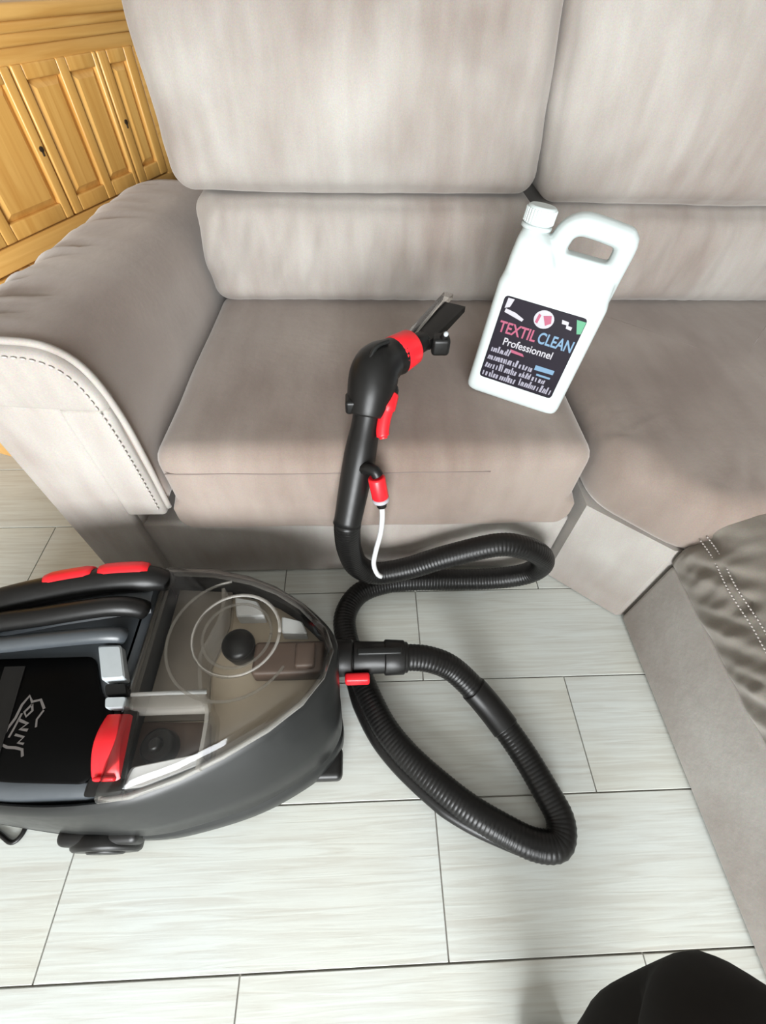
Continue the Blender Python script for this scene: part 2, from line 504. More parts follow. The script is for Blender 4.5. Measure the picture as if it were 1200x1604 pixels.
def seat_def(p):
    x, y, z = p
    w = 0
    if x < -.2: x += .030 * max(0, y - .63) * (-.2 - x) / .22
    if z > .40:
        w += .004 * fbm(p, (3, 4, 3), 3) + .0015 * fbm(p, (14, 9, 9), 1)
    if y < .70:
        if z < .30: y = min(y, .628 + max(0, .222 - z) * .6)
        y += .0025 * fbm(p, (9, 3, 5), 7)
    return (x, y, z + w)
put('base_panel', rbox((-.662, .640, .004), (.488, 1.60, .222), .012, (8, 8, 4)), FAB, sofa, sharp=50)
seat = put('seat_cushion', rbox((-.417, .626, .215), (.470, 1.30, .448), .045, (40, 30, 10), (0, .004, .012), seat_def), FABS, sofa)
# horizontal seam along the rounded front edge of the seat
sp = [Vector(seat_def((x, .6262 - .0026 * (1 - ((x - .02) / .454) ** 2), .400))) for x in [-.395 + i * .01 for i in range(66)]]
put('seam', tube(sp, .0017, 6), GAPDK, seat)

# --- arm
def arm_sec(y, s=1.0):
    dz = -(y - .63) * .055
    P = [(-.428, .30), (-.423, .44), (-.427, .54), (-.441, .625), (-.478, .668), (-.545, .680), (-.630, .678), (-.686, .654), (-.706, .610), (-.694, .568), (-.65, .55), (-.60, .45), (-.55, .30)]
    cx, cz = -.56, .52
    out = []
    for (x, z) in P:
        z2 = z + (dz if z > .5 else 0)
        x2 = x + (0.035 * max(0, y - .75) if x > -.47 else 0)
        out.append(Vector((cx + (x2 - cx) * s, cz + (z2 - cz) * s)))
    return catmull(out, 5, True)
rings = []
ys = [.634, .636, .642, .652] + [.66 + i * .0245 for i in range(38)] + [1.602, 1.618, 1.622]
for y in ys:
    s = 1.0
    if y < .652: s = {0.634: .955, .636: .975, .642: .992}.get(y, 1)
    if y > 1.6: s = {1.602: .985, 1.618: .95}.get(y, .90)
    r = []
    for p in arm_sec(y, s):
        q = Vector((p.x, y, p.y))
        top = max(0, (q.z - .52) / .15)
        out_ = max(0, (-.47 - q.x) / .2)
        # creases running across the outer half of the pad
        w = .020 * top * out_ * fbm(q, (5, 34, 5), 4) + .005 * fbm(q, (4, 5, 4), 9) * (1 if y > .66 else 0)
        q.z += w; q.x += .5 * w
        r.append(q)
    rings.append(r)
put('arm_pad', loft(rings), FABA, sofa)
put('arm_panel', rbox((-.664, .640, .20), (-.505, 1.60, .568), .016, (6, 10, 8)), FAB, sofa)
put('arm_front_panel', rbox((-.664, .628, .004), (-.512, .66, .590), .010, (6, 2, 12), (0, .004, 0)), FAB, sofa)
# padded front facing of the arm: arch plus the strip that drops beside the seat
face = [(-.700, .575), (-.704, .612), (-.684, .652), (-.632, .673), (-.545, .675), (-.482, .666), (-.447, .628), (-.431, .562), (-.470, .556), (-.530, .560), (-.60, .566)]
fc = [Vector((p.x, p.y)) for p in catmull([Vector((a, b)) for a, b in face], 6, True)]
if sum(fc[i - 1].x * fc[i].y - fc[i].x * fc[i - 1].y for i in range(len(fc))) < 0: fc = fc[::-1]
afp = put('arm_facing', loft([[Vector((p.x, y, p.y)) for p in inset(fc, d)] for d, y in ((0, .655), (0, .632), (.002, .625), (.005, .621), (.009, .6185))]), FAB, sofa)
put('arm_strip', rbox((-.516, .6205, .275), (-.431, .66, .562), .010, (6, 2, 14), (0, .005, 0)), FAB, sofa)
# stitching along the arch
st = resample(catmull([Vector((a, .616, b)) for a, b in [(-.698, .618), (-.668, .652), (-.615, .664), (-.545, .665), (-.488, .655), (-.455, .62), (-.441, .54), (-.438, .42), (-.440, .29)]], 16), .0125)
sv = []
for i in range(len(st) - 1):
    a, b = st[i], st[i + 1]; d = (b - a) * .32; mid = (a + b) / 2
    sv.append(tube([mid - d, mid, mid + d], lambda i_, s: .0019 if i_ == 1 else .001, 6))
put('stitching', join(*sv), STITCH, afp, kind='stuff')
put('piping', tube(resample(catmull([Vector((a, .636, b)) for a, b in [(-.706, .60), (-.686, .654), (-.630, .678), (-.545, .680), (-.478, .669), (-.440, .627), (-.425, .54), (-.424, .42), (-.428, .285)]], 12), .012), .006, 8), FAB, afp)

# --- lumbar rolls and back cushions
def lumbar_def(x0, x1):
    def f(p):
        x, y, z = p
        u = (x - x0) / (x1 - x0)
        amp = .038 * max(0, 1.35 - 1.6 * u) + .0035
        # folds that fan out from the top left corner
        if y < 1.40:
            ang = (x - x0) * 26 + (.72 - z) * (14 - 18 * u)
            y += amp * .55 * (noise.noise(Vector((ang * .9, z * 2.0, 5 + x0))) ) * min(1, max(0, (z - .45) / .08))
            y += .004 * noise.noise(Vector((x * 40, z * 6, 2.0)))
        return (x, y, z)
    return f
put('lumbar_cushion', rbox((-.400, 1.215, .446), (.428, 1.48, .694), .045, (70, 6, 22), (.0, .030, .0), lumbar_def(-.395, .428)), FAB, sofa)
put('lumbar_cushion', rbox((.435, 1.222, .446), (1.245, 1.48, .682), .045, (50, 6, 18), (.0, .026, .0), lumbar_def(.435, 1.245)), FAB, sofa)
def back_def(x0, x1, seed):
    def f(p):
        x, y, z = p
        k = max(0, z - .70)
        y2 = y + .17 * k
        if y < 1.40:
            y2 += .012 * fbm(p, (3.2, 2, 3.2), seed)
            y2 += .004 * noise.noise(Vector(((x + .25 * z) * 22, z * 4, seed)))
            edge = min(abs(x - x0), abs(x - x1))
            if edge < .16:
                y2 += .007 * (1 - edge / .16) * noise.noise(Vector((x * 10, z * 24 + (x - x0) * 14, seed + 5)))
        x -= .055 * k
        x += .005 * fbm(p, (1, 1, 11), seed)
        return (x, y2, z)
    return f
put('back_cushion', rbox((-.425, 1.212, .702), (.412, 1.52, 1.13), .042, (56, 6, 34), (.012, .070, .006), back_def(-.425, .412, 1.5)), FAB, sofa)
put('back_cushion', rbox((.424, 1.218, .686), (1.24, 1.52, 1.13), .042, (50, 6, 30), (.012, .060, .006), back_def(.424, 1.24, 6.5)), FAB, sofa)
put('back_frame', rbox((-.40, 1.43, .02), (1.50, 1.62, 1.02), .04, (10, 3, 8)), FAB, sofa)

# --- corner unit
put('corner_base', prism([(.492, .6165), (.637, .4915), (1.28, .4915), (1.28, 1.42), (.492, 1.42)], .004, .296), FAB, sofa, smooth=False)
def corner_def(p):
    x, y, z = p
    d = (x - .48) * .66 + (y - .61) * .75
    w = .006 * fbm(p, (3, 3, 3), 11)
    if d < .14:
        w += .006 * noise.noise(Vector(((x - y) * 6, (x + y) * 36, z * 22)))
    x2 = x + .25 * w; y2 = y + .25 * w
    return (x2, y2, z + (w if z > .36 else 0))
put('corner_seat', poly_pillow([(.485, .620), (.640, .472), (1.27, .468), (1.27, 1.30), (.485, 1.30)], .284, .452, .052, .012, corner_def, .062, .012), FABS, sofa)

# --- right-hand unit, running towards the viewer
put('base_panel', rbox((.6485, -1.05, .004), (1.30, .4865, .252), .012, (6, 16, 5)), FAB, sofa, sharp=50)
def roll_sec(y):
    P = [(.70, .235), (.655, .248), (.645, .285), (.646, .33), (.654, .372), (.676, .408), (.72, .430), (.80, .440), (1.0, .442), (1.26, .442), (1.275, .30), (1.25, .235), (1.0, .23)]
    C = catmull([Vector(p) for p in P], 7, True)
    r = []
    for p in C:
        q = Vector((p.x, y, p.y))
        if q.x < .80:
            band = math.exp(-((q.z - .335) / .07) ** 2)
            fold = noise.noise(Vector((q.x * 3, (y + .9 * (q.z - .33)) * 30, q.z * 7)))
            fold2 = noise.noise(Vector((4, y * 55, q.z * 16)))
            q.x -= band * (.017 * fold + .005 * fold2) 
            q.z += .003 * fold2 * band
            # pulled in along the stitched line
            q.x += .006 * math.exp(-((q.z - .362) / .008) ** 2)
        q.z += .004 * fbm(q, (4, 4, 1), 8) if q.z > .42 else 0
        r.append(q)
    return r
N = 260
rr_ = [roll_sec(.484 - i * 1.53 / N) for i in range(N + 1)]
def shrink(ring, s, y):
    c = sum(ring, Vector()) / len(ring)
    return [Vector((c.x + (p.x - c.x) * s, y, c.z + (p.z - c.z) * s)) for p in ring]
def inset_ring(ring, d, y):
    c2 = inset([Vector((p.x, p.z)) for p in ring], d)
    return [Vector((p.x, y, p.y)) for p in c2]
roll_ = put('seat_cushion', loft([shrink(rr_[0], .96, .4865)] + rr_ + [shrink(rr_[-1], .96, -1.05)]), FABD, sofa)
for dz in (-.006, .006):
    sl = []
    for i in range(0, 200):
        y = .475 - i * .0065
        q = Vector((.651 + (.006 if dz > 0 else 0) + .002 * math.sin(i * .3), y, .362 + dz + .0015 * math.sin(i * .21)))
        sl.append(tube([q + Vector((-.0035, .0022, 0)), q + Vector((-.0045, 0, 0)), q + Vector((-.0035, -.0022, 0))], .0013, 5))
    put('stitching', join(*sl), STITCH, roll_, kind='stuff')
put('back_frame', rbox((1.27, -1.05, .02), (1.55, 1.45, 1.0), .04, (4, 14, 8)), FAB, sofa)
put('lumbar_cushion', rbox((1.10, -.98, .43), (1.36, .46, .69), .075, (6, 40, 14), (.015, 0, 0)), FAB, sofa)
put('back_cushion', rbox((1.12, -.98, .67), (1.44, .46, 1.12), .085, (6, 30, 16), (.045, .01, .01)), FAB, sofa)

# ------------------------------------------------------------------ pine sideboard behind the arm (face runs obliquely)
CA = math.radians(20)
cabQ = Vector((-.626, 1.9, 0))
cdir = Vector((-math.sin(CA), -math.cos(CA), 0)); cnrm = Vector((math.cos(CA), -math.sin(CA), 0))
# local frame: x along the face towards the viewer, y out of the face, z up
cab = thing('pine_sideboard', cabQ, 'honey-coloured pine sideboard with raised panel doors behind the sofa arm', 'sideboard', rot=(0, 0, math.atan2(cdir.y, cdir.x)), local=True)
CW = .955
def cbox(x0, x1, y0, y1, z0, z1, r=.004):
    return rbox((x0, y0, z0), (x1, y1, z1), r, (1, 1, 1), ne=2)
put('carcass', join(cbox(0, CW, -.40, -.022, .06, .90), cbox(.02, CW - .02, -.38, -.04, .0, .07)), PINE, cab)
put('worktop', join(cbox(-.03, CW + .03, -.42, .028, .945, .972, .008), cbox(-.02, CW + .02, -.42, .016, .926, .946, .006), cbox(-.012, CW + .012, -.41, .008, .905, .928, .005)), PINE_H, cab)
put('face_frame', join(cbox(0, CW, -.024, -.002, .872, .905), cbox(0, CW, -.024, -.002, .530, .580), cbox(0, CW, -.024, -.002, .06, .10), cbox(0, .05, -.024, -.002, .06, .905), cbox(CW - .03, CW, -.024, -.002, .06, .905)), PINE_H, cab)
def raised(x0, x1, z0, z1, yb=-.012):
    """raised field panel with a sloping border"""
    b = .018
    rings = [[(x0, yb - .004, z0), (x1, yb - .004, z0), (x1, yb - .004, z1), (x0, yb - .004, z1)],
             [(x0, yb, z0), (x1, yb, z0), (x1, yb, z1), (x0, yb, z1)],
             [(x0 + b, yb + .012, z0 + b), (x1 - b, yb + .012, z0 + b), (x1 - b, yb + .012, z1 - b), (x0 + b, yb + .012, z1 - b)]]
    return loft(rings)
def door(x0, x1, z0, z1, cols, keyx=None):
    edges = [x0] + [v for c in cols for v in c] + [x1]
    fr = [cbox(edges[i], edges[i + 1], -.02, .002, z0, z1) for i in range(0, len(edges), 2)]
    for (a, b) in cols:
        fr += [cbox(a, b, -.02, .0015, z1 - .028, z1), cbox(a, b, -.02, .0015, z0, z0 + .036)]
    d = put('door', join(*fr), PINE, cab, sharp=40)
    for (a, b) in cols:
        put('panel', raised(a, b, z0 + .034, z1 - .026), PINE, d, smooth=False)
    if keyx is not None:
        zc = (z0 + z1) / 2
        put('keyhole', join(cyl((keyx, .001, zc), (keyx, .0045, zc), .006, n=12), cbox(keyx - .002, keyx + .002, .001, .0045, zc - .014, zc, .0005)), DARKW, d, sharp=40)
    return d
door(.055, .197, .584, .878, [(.092, .162)], .176)
door(.203, .480, .584, .878, [(.217, .312), (.344, .450)], None)
door(.486, .925, .584, .878, [(.513, .680), (.712, .895)], .498)
door(.055, .197, .104, .526, [(.092, .162)])
door(.203, .480, .104, .526, [(.217, .312), (.344, .450)])
door(.486, .925, .104, .526, [(.513, .680), (.712, .895)])

# ------------------------------------------------------------------ carpet cleaner
mach = thing('carpet_cleaner', (-.45, .29, 0), 'black, grey and red carpet cleaning machine with clear domed tank lid on the floor', 'vacuum cleaner')
K_rim = [(-.80, .135), (-.68, .104), (-.543, .086), (-.453, .082), (-.364, .09), (-.294, .112), (-.231, .141), (-.165, .178), (-.106, .221), (-.069, .269), (-.054, .321), (-.067, .365), (-.12, .421), (-.174, .458), (-.229, .482), (-.311, .502), (-.392, .508), (-.52, .497), (-.68, .465), (-.80, .40), (-.84, .25)]
K_base = [(-.80, .125), (-.68, .094), (-.543, .070), (-.453, .060), (-.364, .058), (-.294, .068), (-.215, .087), (-.15, .113), (-.085, .152), (-.052, .20), (-.057, .26), (-.09, .32), (-.14, .37), (-.19, .41), (-.24, .44), (-.31, .46), (-.392, .47), (-.52, .46), (-.68, .43), (-.80, .37), (-.84, .24)]
rim = [Vector((p[0], p[1])) for p in catmull([Vector((*p, 0)) for p in K_rim], 5, True)]
bas = [Vector((p[0], p[1])) for p in catmull([Vector((*p, 0)) for p in K_base], 5, True)]
def blend(t): return [a.lerp(b, t) for a, b in zip(bas, rim)]
def ring(poly, z): return [Vector((p.x, p.y, z)) for p in poly]
body_r = [ring(inset(bas, .012), .028), ring(inset(bas, .003), .032), ring(bas, .045), ring(blend(.04), .085), ring(inset(blend(.05), .004), .090), ring(inset(blend(.08), .004), .096), ring(blend(.12), .100), ring(blend(.35), .150), ring(blend(.70), .196), ring(blend(.93), .222), ring(inset(rim, .001), .230),
          ring(inset(rim, .006), .239), ring(inset(rim, .010), .242), ring(inset(rim, .013), .240), ring(inset(rim, .015), .165)]
put('lower_body', loft(body_r), DGREY, mach, sharp=55)
# rear deck
deck = [(-.408, .100), (-.408, .488), (-.52, .478), (-.68, .445), (-.785, .385), (-.822, .25), (-.785, .147), (-.68, .118), (-.543, .100)]
dk = [Vector((p[0], p[1])) for p in dens(round_poly(deck[::-1], .02, 3), .03)][::-1]
def ccw(P):
    a = sum(P[i - 1].x * P[i].y - P[i].x * P[i - 1].y for i in range(len(P)))
    return P if a > 0 else P[::-1]
dk = ccw(dk)
put('rear_deck', loft([ring(dk, .17), ring(dk, .238), ring(inset(dk, .004), .246), ring(inset(dk, .014), .253), ring(inset(dk, .022), .254)]), BGREY, mach, sharp=55)
pan = ccw([Vector(p) for p in [(-.79, .315), (-.775, .165), (-.68, .140), (-.543, .124), (-.425, .118), (-.412, .17), (-.417, .219), (-.45, .25), (-.484, .316)]])
pan = [Vector(p) for p in round_poly(pan, .015, 3)]
panel = put('black_panel', loft([ring(pan, .245), ring(pan, .258), ring(inset(pan, .004), .261)]), GLOSSBLK, mach, sharp=50)
# printed outline mark on the panel (illegible lettering inside a jagged outline)
def ribbon(path, w, z):
    P = [Vector(p) for p in path]; V = []; F = []
    for i, p in enumerate(P):
        d = (P[min(i + 1, len(P) - 1)] - P[max(i - 1, 0)]).normalized(); n_ = Vector((-d.y, d.x)) * w / 2
        V += [(p.x + n_.x, p.y + n_.y, z), (p.x - n_.x, p.y - n_.y, z), (p.x + n_.x, p.y + n_.y, z + .0006), (p.x - n_.x, p.y - n_.y, z + .0006)]
        if i:
            a, b = 4 * (i - 1), 4 * i
            F += [(a + 2, a + 3, b + 3, b + 2), (a, a + 2, b + 2, b), (a + 3, a + 1, b + 1, b + 3)]
    return V, F
mk = [ribbon([(-.533, .228), (-.545, .243), (-.558, .240), (-.566, .250), (-.572, .236), (-.573, .215), (-.578, .200), (-.580, .178), (-.566, .172), (-.553, .171), (-.541, .168), (-.536, .158)], .004, .2612),
      ribbon([(-.556, .236), (-.551, .226), (-.557, .217), (-.563, .224), (-.556, .236)], .0035, .2612),
      ribbon([(-.566, .212), (-.550, .206), (-.558, .198), (-.545, .196)], .0045, .2612),
      ribbon([(-.562, .190), (-.547, .186), (-.552, .178), (-.542, .176)], .0035, .2612),
      ribbon([(-.533, .226), (-.538, .212), (-.534, .200)], .003, .2612),
      ribbon([(-.566, .222), (-.568, .200), (-.570, .186)], .003, .2612)]
put('panel_mark', join(*mk), MARK, panel, smooth=False)
# lighter strip at the panel's outer end
put('panel_strip', loft([ring(q, z) for q, z in ((ccw([Vector(p) for p in [(-.63, .300), (-.595, .300), (-.565, .125), (-.60, .125)]]), .259), (ccw([Vector(p) for p in [(-.63, .300), (-.595, .300), (-.565, .125), (-.60, .125)]]), .263))]), BLACK, panel, smooth=False)
# rails and carrying handle along the far side
put('rail', tube(resample(catmull([Vector(p) for p in [(-.80, .30, .262), (-.72, .325, .277), (-.60, .335, .283), (-.50, .343, .284), (-.452, .347, .278), (-.436, .349, .262)]], 10), .012), .0145, 12), BGREY, mach)
put('rail', tube(resample(catmull([Vector(p) for p in [(-.77, .345, .262), (-.68, .365, .290), (-.58, .377, .297), (-.48, .392, .298), (-.435, .397, .288), (-.415, .40, .262)]], 10), .012), .018, 12), BLACK, mach)
hp = resample(catmull([Vector(p) for p in [(-.80, .38, .25), (-.74, .398, .272), (-.66, .418, .286), (-.56, .440, .292), (-.47, .452, .293), (-.41, .458, .283), (-.39, .462, .262)]], 10), .012)
handle = put('carry_handle', tube(hp, lambda i, s: .027 * min(1, .7 + s * 3, .7 + (1 - s) * 3), 16), BLACK, mach)
for (a, b) in ((.50, .69), (.715, .90)):
    seg = hp[int(a * len(hp)):int(b * len(hp)) + 1]
    seg = [p + Vector((0, .009, .011)) for p in seg]
    put('red_insert', tube(seg, lambda i, s: .0195 if 0 < s < 1 else .017, 14), RED, handle)
put('handle_slope', loft([[Vector((x, y0_, .253)), Vector((x, y1_, .253)), Vector((x, y1_ - .004, z_)), Vector((x, y0_ + .012, z_ - .012))] for x, y0_, y1_, z_ in ((-.74, .345, .40, .262), (-.66, .36, .43, .276), (-.56, .38, .455, .285), (-.46, .395, .468, .287), (-.412, .40, .474, .280))]), BGREY, mach, sharp=40)
# grey latch
def slab(pts, z0, z1, bev=.003):
    P = ccw([Vector(p) for p in pts]); P = [Vector(p) for p in round_poly(P, .005, 3)]
    c_ = sum(P, Vector((0, 0))) / len(P)
    return loft([ring(P, z0), ring(P, z1 - bev), ring([c_ + (p - c_) * .88 for p in P], z1)])
put('latch', slab([(-.478, .330), (-.438, .330), (-.412, .270), (-.450, .268)], .250, .274), LGREY, mach, sharp=25)
put('latch', slab([(-.446, .264), (-.410, .264), (-.402, .246), (-.438, .244)], .250, .268), DGREY, mach, sharp=25)
put('latch', slab([(-.436, .241), (-.400, .241), (-.392, .224), (-.430, .223)], .250, .272), LGREY, mach, sharp=25)
# red catch, arched
rc = []
for i in range(15):
    t = i / 14
    x0 = -.425 - .003 * math.sin(t * math.pi) + .006 * t; x1 = -.388 + .010 * t
    y = .214 - .100 * t; z = .262 + .020 * math.sin(math.pi * min(1, .12 + t * .95)) - .012 * max(0, t - .85) / .15
    rc.append([Vector((x0, y, .245)), Vector((x0, y, z - .004)), Vector((x0 + .005, y, z)), Vector((x1 - .005, y, z)), Vector((x1, y, z - .004)), Vector((x1, y, .245))])
catch = put('red_catch', loft(rc), RED, mach, sharp=50)
put('catch_ridge', rbox((-.415, .120, .258), (-.383, .126, .270), .003, (2, 1, 1), ne=2), RED, catch)
put('catch_seat', slab([(-.432, .224), (-.384, .224), (-.372, .104), (-.428, .102)], .246, .256), BLACK, mach, sharp=25)
# tank inside
tf = ccw([Vector(p) for p in [(-.404, .104), (-.362, .108), (-.294, .130), (-.231, .158), (-.168, .194), (-.118, .232), (-.086, .275), (-.072, .321), (-.084, .358), (-.132, .408), (-.182, .442), (-.236, .464), (-.314, .484), (-.402, .490)]])
put('tank_floor', loft([ring(tf, .150), ring(tf, .178), ring(inset(tf, .006), .182)]), TANKF, mach, sharp=50)
smk = ccw([Vector(p) for p in [(-.400, .222), (-.286, .222), (-.300, .31), (-.290, .35), (-.280, .40), (-.288, .478), (-.314, .480), (-.400, .486)]])
put('smoky_tank_floor', loft([ring(smk, .180), ring(smk, .187)]), SMOKE, mach, smooth=False)
put('reflection_plate', slab([(-.272, .452), (-.225, .442), (-.205, .408), (-.262, .408)], .182, .215), WPLATE, mach, sharp=25)  # whitish plates standing in for the window's reflection inside the tank
put('reflection_plate', slab([(-.172, .408), (-.130, .396), (-.118, .370), (-.168, .372)], .182, .212), WPLATE, mach, sharp=25)
flt = put('float', join(cyl((-.245, .345, .18), (-.245, .345, .225), .026, .031, 28, .004), sphere((-.245, .345, .225), .031, .031, .020, 24, 10)), BLACK, mach, sharp=50)
put('inlet_duct', join(rbox((-.215, .288, .18), (-.082, .352, .222), .008, (3, 3, 2), ne=3), rbox((-.135, .296, .18), (-.098, .344, .236), .006, (2, 2, 2), ne=3)), TANKB, mach)
put('clean_compartment', slab([(-.396, .110), (-.352, .112), (-.268, .138), (-.280, .216), (-.398, .220)], .18, .196), TANKB, mach, sharp=25)
put('filler_cap', join(cyl((-.352, .176, .19), (-.352, .176, .224), .030, .027, 28, .004), cyl((-.352, .176, .222), (-.352, .176, .236), .012, .010, 16, .003)), BLACK, mach, sharp=50)
put('highlight_plate', slab([(-.384, .112), (-.352, .114), (-.270, .142), (-.274, .158), (-.376, .142)], .190, .240), WPLATE, mach, sharp=25)  # white highlight along the compartment's near edge, modelled as a plate
def wall(path, z0, z1, w):
    P = [Vector(p) for p in path]; R = []
    for i, p in enumerate(P):
        d = (P[min(i + 1, len(P) - 1)] - P[max(i - 1, 0)]).normalized(); n_ = Vector((-d.y, d.x)) * w / 2
        R.append([Vector((p.x + n_.x, p.y + n_.y, z0)), Vector((p.x + n_.x, p.y + n_.y, z1)), Vector((p.x - n_.x, p.y - n_.y, z1)), Vector((p.x - n_.x, p.y - n_.y, z0))])
    return loft(R)
dv = [(v.x, v.y) for v in catmull([Vector((*p, 0)) for p in [(-.285, .450), (-.278, .40), (-.290, .35), (-.300, .31), (-.284, .245), (-.268, .213), (-.266, .132)]], 6)]
put('divider', wall(dv, .18, .255, .006), MILK, mach, sharp=50)
put('crossbar', rbox((-.396, .222, .22), (-.272, .244, .268), .006, (3, 2, 2), ne=3), MILK, mach)
put('crossbar_edge', tube([(-.396, .245, .266), (-.335, .246, .267), (-.272, .246, .266)], .0035, 8), WPLATE, mach)
# clear dome
dm = ccw([Vector(p) for p in [(-.408, .094), (-.364, .098), (-.294, .120), (-.231, .149), (-.165, .186), (-.112, .226), (-.077, .271), (-.062, .321), (-.075, .362), (-.126, .415), (-.178, .450), (-.233, .474), (-.313, .494), (-.408, .500)]])
dmc = [Vector((p[0], p[1])) for p in dens([Vector(p) for p in dm], .016)]
c0 = Vector((-.25, .31))
def sc(P, s): return [c0 + (p - c0) * s for p in P]
dome = put('clear_lid', loft([ring(dmc, .236), ring(dmc, .250), ring(sc(dmc, .985), .262), ring(sc(dmc, .95), .274), ring(sc(dmc, .89), .283), ring(sc(dmc, .80), .288), ring(sc(dmc, .60), .291), ring(sc(dmc, .3), .293)], False, True), CLEAR, mach)
put('lid_rim', loft([ring(dmc, .238), ring(dmc, .247), ring(inset(dmc, .007), .250), ring(inset(dmc, .010), .240)], False, False), MILK, dome)
def torus(c, r, rt, z, a0=0, a1=360, n=48, flat=.6):
    P = [Vector((c[0] + r * math.cos(math.radians(a0 + (a1 - a0) * i / n)), c[1] + r * math.sin(math.radians(a0 + (a1 - a0) * i / n)), z)) for i in range(n + 1)]
    return tube(P, rt, 8, 1)
put('lid_ring', torus((-.232, .338), .076, .0032, .290), MILK, dome)
put('lid_ring', torus((-.240, .335), .112, .0028, .287, 100, 330), MILK, dome)
put('lid_ring', torus((-.232, .338), .060, .0028, .286), MILK, dome)
# wheels
def wheel(cx, cy, r, w):
    return join(cyl((cx, cy - w / 2, r), (cx, cy + w / 2, r), r, n=32, bev=.006), cyl((cx, cy - w / 2 - .003, r), (cx, cy - w / 2 + .01, r), r * .55, n=24, bev=.003))
put('wheel', wheel(-.462, .056, .058, .026), BLACK, mach, sharp=50)
put('wheel', wheel(-.462, .455, .058, .026), BLACK, mach, sharp=50)
put('wheel_arch', rbox((-.530, .050, .060), (-.392, .080, .112), .014, (3, 1, 2), ne=3), BLACK, mach)
for (x, y) in ((-.086, .168), (-.15, .37)):
    put('caster', join(cyl((x, y - .012, .018), (x, y + .012, .018), .018, n=20, bev=.003), cyl((x, y, .018), (x, y, .05), .007, n=10)), BLACK, mach, sharp=50)
put('front_skirt', rbox((-.125, .140, .022), (-.052, .20, .060), .012, (2, 2, 1), ne=3), BLACK, mach)
put('hose_port', cyl((-.09, .350, .13), (-.030, .350, .130), .040, .037, 28, .004), BLACK, mach, sharp=50)
put('release_clip', rbox((-.046, .296, .118), (.004, .314, .146), .005, (2, 1, 1), ne=2), RED, mach)

# power cord on the floor
cord = put('power_cord', tube(resample(catmull([Vector(p) for p in [(-.80, .17, .005), (-.76, .09, .005), (-.715, .088, .005), (-.690, .078, .005), (-.666, .066, .005), (-.654, .072, .005), (-.650, .090, .005), (-.66, .13, .005), (-.70, .17, .006)]], 12), .004), .0042, 8), BLACK, loc=(-.70, .09, 0))
tag(cord, 'thin black power cord curling on the tiles beside the cleaning machine', 'cord')

# ------------------------------------------------------------------ hose
hose = thing('suction_hose', (.2, .35, 0), 'long black ribbed hose looping over the floor and up the sofa front', 'hose')
HP = [(.075, .349, .128), (.13, .346, .120), (.185, .330, .095), (.25, .275, .055), (.31, .19, .033), (.347, .11, .029), (.362, .062, .029), (.347, .028, .029), (.305, .028, .029), (.25, .053, .029), (.19, .088, .029), (.129, .135, .029), (.075, .185, .029), (.035, .235, .029), (.002, .30, .029), (-.025, .37, .029), (-.050, .44, .029), (-.052, .50, .029), (-.018, .555, .029), (.05, .583, .029), (.128, .590, .029), (.25, .589, .029), (.35, .588, .035), (.415, .585, .062), (.436, .580, .11), (.418, .575, .160), (.365, .572, .200), (.30, .572, .212), (.191, .570, .172), (.103, .566, .130), (.026, .560, .118), (-.020, .556, .160), (-.036, .552, .235), (-.038, .549, .30), (-.0365, .551, .335)]
hpath = resample(catmull([Vector(p) for p in HP], 24), .0026)
put('hose_tube', tube(hpath, lambda i, s: .0272 + .0006 * math.cos(i * 2 * math.pi / 3), 18), HOSEM, hose)
cuff = put('cuff', join(cyl((-.03, .350, .130), (.085, .349, .127), .0335, .0315, 24, .003), cyl((.035, .3495, .1285), (.078, .349, .1275), .0365, .0350, 24, .003)), BLACK, hose, sharp=50)
put('cuff_rib', rbox((-.02, .342, .158), (.07, .356, .168), .003, (3, 1, 1), ne=2), DGREY, cuff)
put('sleeve', tube(hpath[int(.072 * len(hpath)):int(.115 * len(hpath))], .0298, 18), BLACK, hose)
# thin solution line running beside the hose
side = []
for i in range(0, len(hpath), 4):
    t = (hpath[min(i + 2, len(hpath) - 1)] - hpath[max(i - 2, 0)]).normalized()
    n_ = Vector((0, 0, 1)).cross(t)
    n_ = n_.normalized() if n_.length > .2 else Vector((0, -1, 0))
    side.append((hpath[i], n_))
seg = side[int(len(side) * .185):int(len(side) * .50)]
put('solution_line', tube([p + n_ * (.026 * min(1, i / 25, (len(seg) - 1 - i) / 25)) + Vector((0, 0, -.013)) for i, (p, n_) in enumerate(seg)], .014, 12), HOSEM, hose)

# ------------------------------------------------------------------ spray wand
wand = thing('spray_wand', (.05, .70, .45), 'black hand tool with red collar and trigger lying over the sofa seat edge', 'cleaning tool')
A = Vector((-.0375, .550, .326)); B = Vector((.018, .700, .558))
gp = [A.lerp(B, i / 24) for i in range(25)]
put('grip', tube(gp, lambda i, s: (.029 if s < .03 else .0275 + .0035 * math.sin(s * math.pi) - .003 * math.exp(-((s - .72) / .12) ** 2)), 20), BLACK, wand)
head_path = catmull([Vector(p) for p in [(.006, .668, .510), (.014, .694, .548), (.024, .722, .572), (.046, .746, .577), (.066, .762, .576)]], 8)
put('head', join(tube(head_path, lambda i, s: .036 + .010 * math.sin(min(1, s * 1.25) * math.pi), 24)), BLACK, wand)
put('head_seam', tube(catmull([Vector(p) for p in [(-.006, .664, .546), (.004, .690, .590), (.022, .716, .619), (.046, .735, .621)]], 8), .004, 8), DGREY, wand)
put('bumper', rbox((-.034, .655, .520), (-.012, .690, .548), .006, (2, 2, 2), ne=3), BLACK, wand)
put('collar', cyl((.058, .757, .5765), (.094, .789, .5785), .037, .034, 28, .004), RED, wand, sharp=50)
